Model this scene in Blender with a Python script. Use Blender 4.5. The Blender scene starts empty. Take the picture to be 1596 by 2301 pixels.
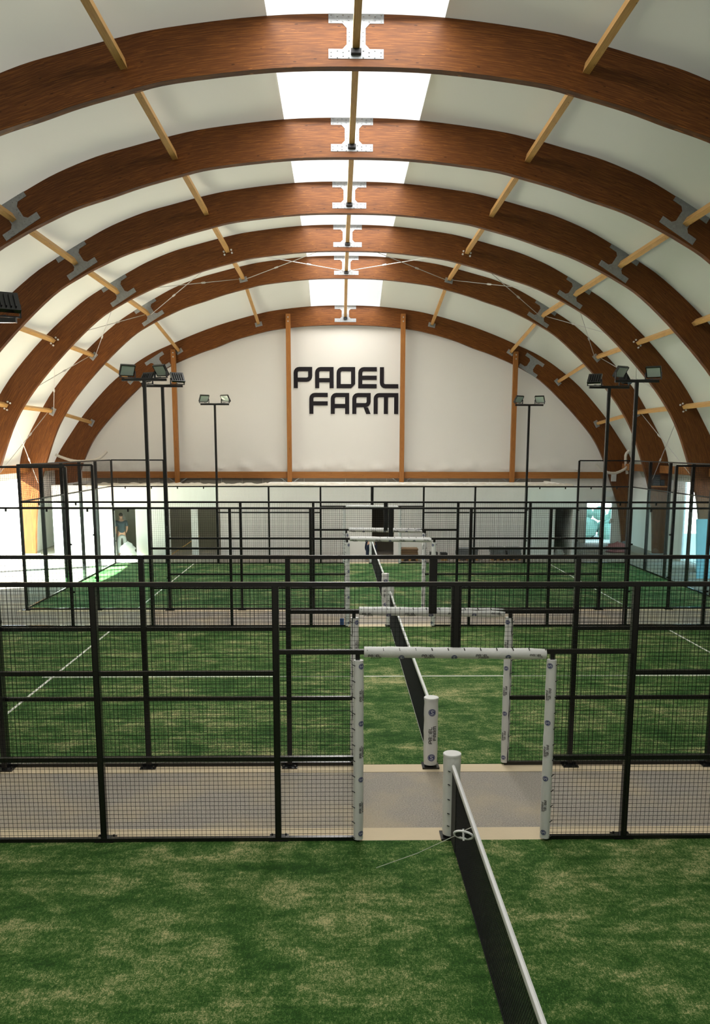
import bpy, bmesh, math, random
from mathutils import Vector, Matrix
random.seed(7)
S = bpy.context.scene
C = S.collection
PI = math.pi

# ------------------------------------------------------------------ camera
def set_camera():
    f, cx, cy = 2008.0, 798.0, 1361.7
    p, yw, rl = 0.1753, 0.0185, 0.0017
    fwd = Vector((math.sin(yw)*math.cos(p), math.cos(yw)*math.cos(p), -math.sin(p)))
    right = Vector((math.cos(yw), -math.sin(yw), 0)); up = right.cross(fwd)
    r2 = math.cos(rl)*right + math.sin(rl)*up
    u2 = -math.sin(rl)*right + math.cos(rl)*up
    cam = bpy.data.cameras.new('camera'); o = bpy.data.objects.new('camera', cam); C.objects.link(o)
    m = Matrix((r2, u2, -fwd)).transposed().to_4x4()
    m.translation = Vector((-1.3007, -9.6861, 4.4781))
    o.matrix_world = m
    cam.sensor_fit = 'VERTICAL'; cam.sensor_height = 36.0; cam.sensor_width = 36.0*1596/2301
    cam.lens = f/2301*36.0
    cam.shift_y = (cy-1150.5)/2301; cam.shift_x = 0
    cam.clip_start = 0.05; cam.clip_end = 500
    S.camera = o
set_camera()

# ------------------------------------------------------------------ world, sun, skylight lamps, exposure
S.view_settings.view_transform = 'Standard'; S.view_settings.look = 'None'
S.view_settings.gamma = 1.0; S.view_settings.use_curve_mapping = False
S.view_settings.exposure = 0.0
W = bpy.data.worlds.new('world'); S.world = W; W.use_nodes = True
bg = W.node_tree.nodes['Background']; bg.inputs[0].default_value = (0.62, 0.82, 1.0, 1); bg.inputs[1].default_value = 4.5
sd = bpy.data.lights.new('sun', 'SUN'); sun = bpy.data.objects.new('sun', sd); C.objects.link(sun)
sd.energy = 150.0; sd.color = (1.0, 0.95, 0.86); sd.angle = 0.01
SUNDIR = Vector((1.0, 0.45, -0.64)).normalized()
sun.rotation_euler = SUNDIR.to_track_quat('-Z', 'Y').to_euler()
XC = -0.98                     # the ridge of the hall lies a metre left of the nets
ARY = [7.5, 12.5, 17.5, 22.5, 27.5, 32.5]
BAYS = [(-17.5, -12.5), (-12.5, -7.5), (-7.5, -2.5), (-2.5, 2.5), (2.5, 7.5), (7.5, 12.5), (12.5, 17.5), (17.5, 22.5), (22.5, 27.5), (27.5, 32.5)]
for a, b in BAYS:
    ld = bpy.data.lights.new('skylight_daylight', 'AREA'); ld.shape = 'RECTANGLE'; ld.size = 3.0; ld.size_y = 4.55
    ld.energy = 405.0 if a > 0 else 150.0
    ld.color = (1.0, 0.985, 0.95)
    lo = bpy.data.objects.new('skylight_daylight', ld); C.objects.link(lo)
    lo.location = (XC, (a+b)/2+.1, 11.865 if b < 30 else 11.31)
    if b > 30: lo.rotation_euler = (-math.atan2(1.13, 5.0), 0, 0)

# ------------------------------------------------------------------ helpers
def tag(o, label=None, cat=None, group=None, kind=None):
    if label: o['label'] = label
    if cat: o['category'] = cat
    if group: o['group'] = group
    if kind: o['kind'] = kind
    return o
def thing(name, label, cat, loc=(0, 0, 0), group=None, rz=0):
    o = bpy.data.objects.new(name, None); o.empty_display_size = 0.2; C.objects.link(o)
    o.location = loc; o.rotation_euler = (0, 0, rz)
    return tag(o, label, cat, group)
class MB:
    def __init__(s): s.v = []; s.f = []; s.uv = []
    def quad(s, pts, uvs=None):
        n = len(s.v); s.v += [tuple(p) for p in pts]; s.f.append(tuple(range(n, n+len(pts))))
        s.uv.append(uvs or [(0, 0)]*len(pts)); return s
    def hexa(s, c, L=1, w=.1, h=.1):
        # c: 8 corners, 0-3 at one end, 4-7 at the other end
        n = len(s.v); s.v += [tuple(p) for p in c]
        s.f += [(n, n+3, n+2, n+1), (n+4, n+5, n+6, n+7)]; s.uv += [[(0, 0), (0, h), (w, h), (w, 0)]]*2
        for i in range(4):
            j = (i+1) % 4; v0 = i*.37; v1 = v0+(w if i % 2 == 0 else h)
            s.f.append((n+i, n+j, n+4+j, n+4+i)); s.uv.append([(0, v0), (0, v1), (L, v1), (L, v0)])
        return s
    def box(s, x0, x1, y0, y1, z0, z1):
        dx, dy, dz = x1-x0, y1-y0, z1-z0
        if dx >= dy and dx >= dz:
            return s.hexa([(x0, y0, z0), (x0, y1, z0), (x0, y1, z1), (x0, y0, z1), (x1, y0, z0), (x1, y1, z0), (x1, y1, z1), (x1, y0, z1)], dx, dy, dz)
        if dy >= dz:
            return s.hexa([(x0, y0, z0), (x0, y0, z1), (x1, y0, z1), (x1, y0, z0), (x0, y1, z0), (x0, y1, z1), (x1, y1, z1), (x1, y1, z0)], dy, dz, dx)
        return s.hexa([(x0, y0, z0), (x1, y0, z0), (x1, y1, z0), (x0, y1, z0), (x0, y0, z1), (x1, y0, z1), (x1, y1, z1), (x0, y1, z1)], dz, dx, dy)
    def bar(s, p, q, w, h, up=(0, 0, 1)):
        p = Vector(p); q = Vector(q); d = (q-p); L = d.length; d.normalize(); up = Vector(up)
        a = d.cross(up)
        if a.length < 1e-4: a = d.cross(Vector((1, 0, 0)))
        a.normalize(); b = a.cross(d).normalized()
        a = a*w/2; b = b*h/2
        return s.hexa([p-a-b, p+a-b, p+a+b, p-a+b, q-a-b, q+a-b, q+a+b, q-a+b], L, w, h)
    def tube(s, pts, r, n=8, cap=True, rs=None):
        pts = [Vector(p) for p in pts]; rings = []; base = len(s.v); acc = 0
        prev = None
        for i, p in enumerate(pts):
            d = (pts[min(i+1, len(pts)-1)]-pts[max(i-1, 0)]).normalized()
            if prev is None:
                a = d.cross(Vector((0, 0, 1)))
                if a.length < 1e-3: a = Vector((1, 0, 0))
            else: a = prev - d*prev.dot(d)
            a.normalize(); prev = a; b = d.cross(a).normalized()
            rr = rs[i] if rs else r
            for k in range(n):
                t = 2*PI*k/n; s.v.append(tuple(p+a*math.cos(t)*rr+b*math.sin(t)*rr))
        for i in range(len(pts)-1):
            L = (pts[i+1]-pts[i]).length
            for k in range(n):
                k2 = (k+1) % n; A = base+i*n
                s.f.append((A+k, A+k2, A+n+k2, A+n+k)); s.uv.append([(acc, k/n), (acc, (k+1)/n), (acc+L, (k+1)/n), (acc+L, k/n)])
            acc += L
        if cap:
            s.f.append(tuple(base+k for k in reversed(range(n)))); s.uv.append([(0, 0)]*n)
            e = base+(len(pts)-1)*n; s.f.append(tuple(e+k for k in range(n))); s.uv.append([(0, 0)]*n)
        return s
    def prism(s, poly, fn, t):
        """poly 2D ccw -> fn(x,y,d) 3D for depth d in (0,t)"""
        n = len(poly); b = len(s.v)
        s.v += [tuple(fn(x, y, 0)) for x, y in poly]+[tuple(fn(x, y, t)) for x, y in poly]
        s.f.append(tuple(b+i for i in range(n))); s.uv.append([p for p in poly])
        s.f.append(tuple(b+n+i for i in reversed(range(n)))); s.uv.append([p for p in reversed(poly)])
        for i in range(n):
            j = (i+1) % n
            s.f.append((b+i, b+n+i, b+n+j, b+j)); s.uv.append([(0, 0)]*4)
        return s
    def build(s, name, mat, parent=None, smooth=False, loc=None, mats=None, mi=None):
        me = bpy.data.meshes.new(name); me.from_pydata(s.v, [], s.f)
        uvl = me.uv_layers.new(name='UVMap')
        i = 0
        for f in s.uv:
            for c in f: uvl.data[i].uv = c; i += 1
        if mi: me.polygons.foreach_set('material_index', mi)
        me.update()
        bm = bmesh.new(); bm.from_mesh(me); bmesh.ops.recalc_face_normals(bm, faces=bm.faces)
        bm.to_mesh(me); bm.free()
        if smooth:
            for p in me.polygons: p.use_smooth = True
            try: me.set_sharp_from_angle(angle=math.radians(40))
            except Exception: pass
        for mt in (mats or [mat]): me.materials.append(mt)
        o = bpy.data.objects.new(name, me); C.objects.link(o)
        if parent: o.parent = parent
        if loc: o.location = loc
        return o
def struct(o, label=None):
    o['kind'] = 'structure'
    if label: o['label'] = label
    return o
def inst(o, parent, loc=None, rot=None, scale=None, label=None):
    c = o.copy(); C.objects.link(c); c.parent = parent
    if loc is not None: c.location = loc
    if rot is not None: c.rotation_euler = rot
    if scale is not None: c.scale = scale
    if label: c['label'] = label
    return c
def copy_tree(o, parent=None):
    c = o.copy(); C.objects.link(c); c.parent = parent
    for ch in list(o.children): copy_tree(ch, c)
    return c

# ------------------------------------------------------------------ materials
class NT:
    def __init__(s, name):
        s.m = bpy.data.materials.new(name); s.m.use_nodes = True; s.t = s.m.node_tree; s.n = s.t.nodes; s.l = s.t.links
        s.b = s.n['Principled BSDF']; s.out = s.n['Material Output']
    def node(s, typ, **kw):
        x = s.n.new(typ)
        for k, v in kw.items(): setattr(x, k, v)
        return x
    def link(s, a, b): s.l.new(a, b)
    def noise(s, vec, scale, detail=4, rough=.55, dist=0):
        x = s.node('ShaderNodeTexNoise'); x.inputs['Scale'].default_value = scale; x.inputs['Detail'].default_value = detail
        x.inputs['Roughness'].default_value = rough; x.inputs['Distortion'].default_value = dist
        s.link(vec, x.inputs['Vector']); return x.outputs['Fac']
    def mapping(s, vec, sc, loc=(0, 0, 0)):
        x = s.node('ShaderNodeMapping'); x.inputs['Scale'].default_value = sc; x.inputs['Location'].default_value = loc
        s.link(vec, x.inputs['Vector']); return x.outputs['Vector']
    def ramp(s, fac, stops):
        x = s.node('ShaderNodeValToRGB'); e = x.color_ramp.elements
        e[0].position = stops[0][0]; e[0].color = (*stops[0][1], 1); e[1].position = stops[-1][0]; e[1].color = (*stops[-1][1], 1)
        for p, c in stops[1:-1]:
            q = e.new(p); q.color = (*c, 1)
        s.link(fac, x.inputs['Fac']); return x.outputs['Color']
    def mix(s, fac, a, b, mode='MIX'):
        x = s.node('ShaderNodeMix', data_type='RGBA', blend_type=mode)
        for v, i in ((fac, 0), (a, 6), (b, 7)):
            if hasattr(v, 'links') or hasattr(v, 'is_linked'): s.link(v, x.inputs[i])
            elif i == 0: x.inputs[i].default_value = v
            else: x.inputs[i].default_value = (*v, 1)
        return x.outputs[2]
    def math(s, op, a, b=None, clamp=False):
        x = s.node('ShaderNodeMath', operation=op, use_clamp=clamp)
        for v, i in ((a, 0), (b, 1)):
            if v is None: continue
            if hasattr(v, 'is_linked'): s.link(v, x.inputs[i])
            else: x.inputs[i].default_value = v
        return x.outputs[0]
    def bump(s, h, strength=.3, dist=.01):
        x = s.node('ShaderNodeBump'); x.inputs['Strength'].default_value = strength; x.inputs['Distance'].default_value = dist
        s.link(h, x.inputs['Height']); s.link(x.outputs['Normal'], s.b.inputs['Normal'])
    def coord(s, k='Object'):
        return s.node('ShaderNodeTexCoord').outputs[k]
    def set(s, **kw):
        for k, v in kw.items():
            k = k.replace('_', ' ')
            s.b.inputs[k].default_value = v
def plain(name, col, rough=.6, metal=0.0, ior=1.45, var=.08, scale=6):
    t = NT(name); t.set(Roughness=rough, Metallic=metal, IOR=ior)
    n = t.noise(t.coord(), scale)
    c2 = tuple(max(0, c*(1-var*2)) for c in col)
    t.link(t.mix(n, col, c2), t.b.inputs['Base Color']); return t.m
def wood(name, light, mid, dark, lam=0.045, rough=.45, knots=True):
    t = NT(name); uv = t.coord('UV')
    g = t.noise(t.mapping(uv, (1.2, 38, 1)), 1.6, 6, .65, .4)
    g2 = t.noise(t.mapping(uv, (.35, 2.2, 1)), 2.0, 3)
    base = t.ramp(g, [(.28, dark), (.5, mid), (.72, light)])
    base = t.mix(t.math('MULTIPLY', g2, .45), base, dark)
    # lamellae: thin glue lines along the member
    sp = t.node('ShaderNodeSeparateXYZ'); t.link(uv, sp.inputs[0])
    fr = t.math('FRACT', t.math('DIVIDE', sp.outputs['Y'], lam))
    ln = t.math('LESS_THAN', fr, .06)
    cell = t.math('FLOOR', t.math('DIVIDE', sp.outputs['Y'], lam))
    cb = t.node('ShaderNodeCombineXYZ'); t.link(cell, cb.inputs[0]); t.link(t.math('FLOOR', t.math('DIVIDE', t.math('ADD', sp.outputs['X'], t.math('MULTIPLY', cell, 1.7)), 3.1)), cb.inputs[1])
    wn = t.node('ShaderNodeTexWhiteNoise'); t.link(cb.outputs[0], wn.inputs['Vector'])
    base = t.mix(t.math('MULTIPLY', wn.outputs['Value'], .30), base, mid)
    base = t.mix(t.math('MULTIPLY', ln, .35), base, dark)
    if knots:
        vo = t.node('ShaderNodeTexVoronoi'); vo.inputs['Scale'].default_value = 1.0
        t.link(t.mapping(uv, (2.6, 9.0, 1)), vo.inputs['Vector'])
        kn = t.math('LESS_THAN', vo.outputs['Distance'], .085)
        base = t.mix(t.math('MULTIPLY', kn, .65), base, tuple(c*.35 for c in dark))
        st = t.noise(t.mapping(uv, (2.2, 60, 1), (3, 5, 0)), 1.0, 2)
        base = t.mix(t.math('MULTIPLY', t.math('GREATER_THAN', st, .70), .45), base, tuple(min(1, c*1.7) for c in light))
    t.link(base, t.b.inputs['Base Color']); t.set(Roughness=rough); t.b.inputs['Specular IOR Level'].default_value = .22; t.bump(g, .08, .004)
    return t.m
M = {}
M['glulam'] = wood('glulam_timber', (.33, .125, .024), (.145, .048, .010), (.050, .016, .0045))
M['purlin'] = wood('light_timber', (.68, .43, .17), (.58, .34, .12), (.38, .20, .065), lam=.2)
M['column'] = wood('column_timber', (.42, .20, .06), (.33, .135, .034), (.20, .07, .018), lam=.2)
def m_black():
    t = NT('black_powder_coated_steel'); n = t.noise(t.coord(), 9)
    t.link(t.mix(n, (.005, .005, .0055), (.009, .0085, .008)), t.b.inputs['Base Color'])
    t.set(Roughness=.24, IOR=1.5); return t.m
M['black'] = m_black()
M['wire'] = plain('black_mesh_wire', (.004, .004, .0045), .6, ior=1.2)
def m_galv():
    t = NT('galvanised_steel'); vo = t.node('ShaderNodeTexVoronoi'); vo.inputs['Scale'].default_value = 22
    t.link(t.coord(), vo.inputs['Vector']); n = t.noise(t.coord(), 5)
    sp = t.node('ShaderNodeSeparateColor'); t.link(vo.outputs['Color'], sp.inputs[0])
    c = t.mix(sp.outputs[0], (.30, .32, .335), (.20, .215, .23)); c = t.mix(n, c, (.34, .36, .37))
    t.link(c, t.b.inputs['Base Color']); t.set(Roughness=.5, Metallic=.35); return t.m
M['galv'] = m_galv()
M['steel'] = plain('bright_steel', (.50, .49, .47), .4, .3)
def m_membrane(name, col, trans, t_amt):
    t = NT(name); n = t.noise(t.coord(), .35, 3); n2 = t.noise(t.coord(), 3.0, 4)
    c = t.mix(n, col, tuple(x*.93 for x in col)); t.link(c, t.b.inputs['Base Color']); t.set(Roughness=.75)
    t.b.inputs['Specular IOR Level'].default_value = .2
    tr = t.node('ShaderNodeBsdfTranslucent'); tr.inputs[0].default_value = (*trans, 1)
    mx = t.node('ShaderNodeMixShader'); mx.inputs[0].default_value = t_amt
    t.link(t.b.outputs[0], mx.inputs[1]); t.link(tr.outputs[0], mx.inputs[2]); t.link(mx.outputs[0], t.out.inputs['Surface'])
    t.bump(n2, .05, .02); return t.m
M['roof'] = m_membrane('white_roof_membrane', (.53, .55, .465), (1, .98, .93), .007)
M['gable'] = m_membrane('white_gable_membrane', (.58, .55, .50), (1, .95, .85), .012)
def m_film():
    t = NT('translucent_skylight_film'); tr = t.node('ShaderNodeBsdfTransparent'); tl = t.node('ShaderNodeBsdfTranslucent')
    n = t.noise(t.coord(), 1.5)
    t.link(t.mix(n, (.05, .05, .05), (.047, .048, .048)), tl.inputs[0])
    mx = t.node('ShaderNodeMixShader'); mx.inputs[0].default_value = 1.0
    t.link(tr.outputs[0], mx.inputs[1]); t.link(tl.outputs[0], mx.inputs[2]); t.link(mx.outputs[0], t.out.inputs['Surface']); return t.m
M['film'] = m_film()
def m_turf(name, seed, lush=(.030, .096, .013), far=0):
    t = NT(name); co = t.coord()
    big = t.noise(t.mapping(co, (.55, .95, 1), (seed, seed*2, 0)), 1.0, 5, .62, .5)
    streak = t.noise(t.mapping(co, (.5, 5.0, 1), (seed*3, 0, 0)), 1.0, 6, .65)
    mid = t.noise(t.mapping(co, (1.5, 2.3, 1), (seed, 4, 0)), 1.0, 8, .68, .9)
    clump = t.noise(t.mapping(co, (7, 9, 1), (seed, 1, 0)), 1.0, 4, .7)
    fib = t.noise(t.mapping(co, (38, 16, 1)), 1.0, 5, .85)
    fib2 = t.noise(t.mapping(co, (95, 60, 1), (3, 1, 0)), 1.0, 2, .8)
    streak2 = t.noise(t.mapping(co, (6.0, .6, 1), (0, seed*2, 0)), 1.0, 5, .6)
    a = t.math('ADD', t.math('MULTIPLY', big, .30), t.math('MULTIPLY', streak, .17))
    a = t.math('ADD', a, t.math('MULTIPLY', mid, .43)); a = t.math('ADD', a, t.math('MULTIPLY', streak2, .10))
    for src, k in ((clump, .20), (fib, .55), (fib2, .42)):
        a = t.math('ADD', a, t.math('MULTIPLY', t.math('SUBTRACT', src, .5), k))
    sand = (.40, .36, .17)
    L = lush
    c = t.ramp(a, [(.40, tuple(x*.5 for x in L)), (.48, L), (.525, (L[0]*2.2+.01, L[1]*1.35, L[2]*2.3)), (.575, (.16, .205, .08)), (.635, sand)])
    t.link(c, t.b.inputs['Base Color']); t.set(Roughness=.9); t.b.inputs['Specular IOR Level'].default_value = .15
    t.bump(t.math('ADD', fib, fib2), .5, .02); return t.m
M['turf1'] = m_turf('artificial_turf_near', 1.7)
M['turf2'] = m_turf('artificial_turf_middle', 5.2, (.029, .096, .014))
M['turf3'] = m_turf('artificial_turf_far', 9.1, (.028, .112, .024))
M['line'] = plain('white_line_turf', (.72, .72, .66), .9, var=.12, scale=40)
def m_floor():
    t = NT('porous_concrete_floor'); co = t.coord()
    n = t.noise(co, 55, 4, .8); n2 = t.noise(co, .9, 4); n3 = t.noise(co, 220, 2)
    c = t.ramp(n, [(.32, (.13, .115, .098)), (.5, (.27, .24, .205)), (.68, (.40, .355, .30))])
    c = t.mix(t.math('MULTIPLY', t.ramp(n2, [(.45, (0, 0, 0)), (.7, (1, 1, 1))]), .6), c, (.44, .35, .22))
    t.link(c, t.b.inputs['Base Color']); t.set(Roughness=.85); t.bump(t.math('ADD', n, n3), .4, .006); return t.m
M['floor'] = m_floor()
def m_kerb():
    t = NT('smooth_beige_concrete'); co = t.coord(); n = t.noise(co, 2.5, 5); n2 = t.noise(co, 60, 3)
    c = t.mix(n, (.60, .49, .33), (.50, .41, .275)); c = t.mix(t.math('MULTIPLY', n2, .15), c, (.3, .25, .18))
    t.link(c, t.b.inputs['Base Color']); t.set(Roughness=.85); return t.m
M['kerb'] = m_kerb()
M['wallw'] = plain('white_plaster', (.84, .82, .77), .9, var=.04, scale=1.2)
M['wallg'] = plain('grey_cladding', (.30, .28, .24), .7, var=.1, scale=2)
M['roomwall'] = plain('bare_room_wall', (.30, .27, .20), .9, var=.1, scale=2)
M['daylight_blue_wall'] = plain('daylight_tinted_panel', (.45, .56, .68), .7, var=.06)  # bluish daylight of the right side put into the panel's base colour
M['board'] = plain('pale_cyan_insulation_board', (.30, .62, .72), .7)
def m_pad():
    t = NT('white_vinyl_padding'); n = t.noise(t.mapping(t.coord(), (9, 9, 7)), 1.0, 5, .6, 1.2); n2 = t.noise(t.coord(), 4)
    t.link(t.mix(n2, (.66, .66, .64), (.58, .58, .57)), t.b.inputs['Base Color']); t.set(Roughness=.42); t.bump(n, .35, .012); return t.m
M['pad'] = m_pad()
M['ink'] = plain('black_print', (.015, .013, .016), .5)
M['fade'] = plain('faded_grey_print', (.40, .40, .41), .5)
M['navy'] = plain('navy_blue_print', (.020, .030, .13), .45)
M['white'] = plain('white_print', (.75, .76, .78), .5)
M['tape'] = plain('white_net_tape', (.70, .70, .70), .55)
M['net'] = plain('black_netting', (.008, .008, .009), .7)
M['logo'] = plain('charcoal_wall_lettering', (.013, .010, .012), .7, ior=1.25)
def m_glass():
    t = NT('tempered_glass'); tr = t.node('ShaderNodeBsdfTransparent'); tr.inputs[0].default_value = (.93, .975, .97, 1)
    gl = t.node('ShaderNodeBsdfGlossy'); gl.inputs['Roughness'].default_value = .02
    n = t.noise(t.coord(), 3); t.link(t.mix(n, (.9, .95, 1), (.85, .9, .95)), gl.inputs[0])
    lw = t.node('ShaderNodeLayerWeight'); lw.inputs[0].default_value = .5
    fc = t.math('ADD', t.math('MULTIPLY', t.math('POWER', lw.outputs['Facing'], 5.0), .45), .02)
    mx = t.node('ShaderNodeMixShader'); t.link(fc, mx.inputs[0]); t.link(tr.outputs[0], mx.inputs[1]); t.link(gl.outputs[0], mx.inputs[2])
    t.link(mx.outputs[0], t.out.inputs['Surface']); return t.m
M['glass'] = m_glass()
M['lens'] = plain('floodlight_glass', (.42, .50, .44), .12, ior=1.6)
M['frame'] = plain('white_window_frame', (.75, .76, .76), .5)
M['foil'] = plain('crumpled_film', (.66, .60, .50), .5, var=.15, scale=8)
M['hose'] = plain('white_corrugated_conduit', (.66, .62, .54), .5)
M['cord'] = plain('white_cord', (.62, .62, .56), .7)
M['dark'] = plain('dark_plastic', (.02, .02, .022), .5)
M['card'] = plain('brown_cardboard', (.24, .15, .08), .9, var=.2)
M['greyblk'] = plain('grey_wrapped_block', (.22, .24, .24), .7, var=.25)
M['bag'] = plain('white_plastic_bag', (.80, .80, .78), .5)
M['blue'] = plain('blue_carton', (.03, .10, .28), .5)
M['pink'] = plain('pink_wrapped_material', (.42, .16, .16), .7)
M['skin'] = plain('skin', (.50, .27, .18), .6)
M['hair'] = plain('short_dark_hair', (.05, .035, .025), .8)
M['tee'] = plain('slate_grey_cloth', (.05, .075, .09), .9)
M['greytr'] = plain('light_grey_cloth', (.35, .37, .38), .9)
M['navycl'] = plain('navy_denim', (.012, .020, .045), .9)
M['shoe'] = plain('white_shoe', (.6, .6, .6), .6)
M['ground'] = plain('outdoor_ground', (.56, .55, .50), .95, scale=.5)
M['hedge'] = plain('outdoor_foliage', (.30, .50, .42), .95, var=.3, scale=1.5)

# ------------------------------------------------------------------ arch profile
INT = [(0, 11.10), (1.5, 11.06), (3.2, 10.87), (4.0, 10.69), (4.9, 10.45), (5.6, 10.22), (6.4, 9.97), (7.1, 9.67), (7.8, 9.32), (8.6, 8.82), (9.75, 7.77), (10.9, 6.50), (11.65, 5.38), (12.2, 4.05), (12.6, 2.8), (12.82, 1.5), (12.92, 0)]
EXT = [(0, 11.95), (1.6, 11.90), (3.3, 11.70), (4.2, 11.52), (5.1, 11.29), (5.9, 11.07), (6.8, 10.72), (7.5, 10.36), (8.3, 9.90), (9.2, 9.32), (10.5, 8.20), (11.75, 6.82), (12.6, 5.50), (13.2, 4.35), (13.42, 3.2), (13.45, 1.8), (13.40, 0)]
INT6 = [(0, 9.97), (1.5, 9.93), (3.0, 9.78), (3.9, 9.60), (4.97, 9.31), (5.83, 8.98), (6.6, 8.72), (7.5, 8.36), (8.2, 8.02), (9.0, 7.54), (10.1, 6.55), (11.06, 5.55), (11.65, 4.80), (12.1, 3.95), (12.5, 2.9), (12.95, 1.6), (13.2, 0)]
EXT6 = [(0, 10.82), (1.6, 10.77), (3.1, 10.60), (4.0, 10.42), (5.1, 10.13), (6.0, 9.85), (7.0, 9.48), (7.9, 9.10), (8.8, 8.70), (9.7, 8.15), (10.8, 7.28), (11.95, 6.05), (12.7, 5.05), (13.3, 4.15), (13.7, 3.2), (13.85, 1.6), (13.9, 0)]
def crom(P, n=4):
    out = []
    Q = [(-P[1][0], P[1][1])]+P+[(2*P[-1][0]-P[-2][0], 2*P[-1][1]-P[-2][1])]
    for i in range(1, len(Q)-2):
        for k in range(n):
            t = k/n; r = []
            for a in (0, 1):
                p0, p1, p2, p3 = Q[i-1][a], Q[i][a], Q[i+1][a], Q[i+2][a]
                r.append(.5*((2*p1)+(-p0+p2)*t+(2*p0-5*p1+4*p2-p3)*t*t+(-p0+3*p1-3*p2+p3)*t**3))
            out.append(tuple(r))
    out.append(P[-1]); return out
CI, CE = crom(INT), crom(EXT); CI6, CE6 = crom(INT6), crom(EXT6)
TH = .2
def half_arch(ci, ce, sgn):
    m = MB(); L = 0
    for i in range(len(ci)-1):
        a, b, c, d = ci[i], ce[i], ce[i+1], ci[i+1]
        dl = math.dist(((a[0]+b[0])/2, (a[1]+b[1])/2), ((c[0]+d[0])/2, (c[1]+d[1])/2))
        P = lambda p, y: (sgn*p[0], y, p[1])
        w = math.dist(a, b)
        u0, u1 = L, L+dl
        m.quad([P(a, 0), P(b, 0), P(c, 0), P(d, 0)], [(u0, 0), (u0, w), (u1, w), (u1, 0)])
        m.quad([P(a, TH), P(d, TH), P(c, TH), P(b, TH)], [(u0, 0), (u1, 0), (u1, w), (u0, w)])
        m.quad([P(a, 0), P(d, 0), P(d, TH), P(a, TH)], [(u0, 0), (u1, 0), (u1, .03), (u0, .03)])
        m.quad([P(b, 0), P(b, TH), P(c, TH), P(c, 0)], [(u0, 0), (u0, .03), (u1, .03), (u1, 0)])
        L += dl
    for e in (0, -1):
        a, b = ci[e], ce[e]
        m.quad([P(a, 0), P(b, 0), P(b, TH), P(a, TH)])
    bm_o = m
    # merge doubles via dictionary
    idx = {}; nv = []; nf = []
    for f in bm_o.f:
        g = []
        for k in f:
            key = tuple(round(x, 4) for x in bm_o.v[k])
            if key not in idx: idx[key] = len(nv); nv.append(bm_o.v[k])
            g.append(idx[key])
        nf.append(tuple(g))
    bm_o.v = nv; bm_o.f = nf
    return bm_o
def plate_poly():
    w, h = .485, .36; t = .155; nk = .165; ch = .075
    q = [(-w, -h), (w, -h), (w, -h+t), (nk+ch, -h+t), (nk, -h+t+ch), (nk, h-t-ch), (nk+ch, h-t), (w, h-t), (w, h), (-w, h), (-w, h-t), (-nk-ch, h-t), (-nk, h-t-ch), (-nk, -h+t+ch), (-nk-ch, -h+t), (-w, -h+t)]
    return q
def make_plate(parent, x, z, ang, y=0):
    """I-shaped galvanised connector plate on the front face of an arch, bolts as one sub-part"""
    ca, sa = math.cos(ang), math.sin(ang)
    fn = lambda px, pz, d: (x+px*ca-pz*sa, y-.012+d, z+px*sa+pz*ca)
    m = MB(); m.prism(plate_poly(), fn, .013); b = m
    pts = []
    for s in (-1, 1):
        for zz in (-.33, -.245, .245, .33):
            for i, xx in enumerate((.13, .23, .33, .44)):
                pts.append((s*xx, zz+(.012 if i % 2 else -.012)*(1 if abs(zz) > .3 else -1)))
        for zz in (-.07, .0, .07): pts.append((s*.12, zz))
    for px, pz in pts:
        c = Vector(fn(px, pz, 0)); b.tube([c+Vector((0, .002, 0)), c+Vector((0, -.009, 0)), c+Vector((0, -.013, 0))], .014, 6, rs=[.015, .013, .007])
    return m.build('connector_plate', M['galv'], parent, True)
ROWS = [(0, 11.44), (4.1, 11.10), (7.9, 9.73), (10.18, 8.12), (11.95, 5.93)]
ROWS6 = [(0, 10.38), (3.95, 10.05), (7.6, 8.84), (9.85, 7.52), (11.75, 5.62)]
RANG = [0, .235, .56, .84, 1.08]
ORD = ['nearest the camera, filling the top of the view', 'second from the camera', 'third from the camera', 'fourth from the camera', 'fifth from the camera, with steel rods tied to it', 'at the far end against the white gable fabric']
arch_src = None
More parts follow.
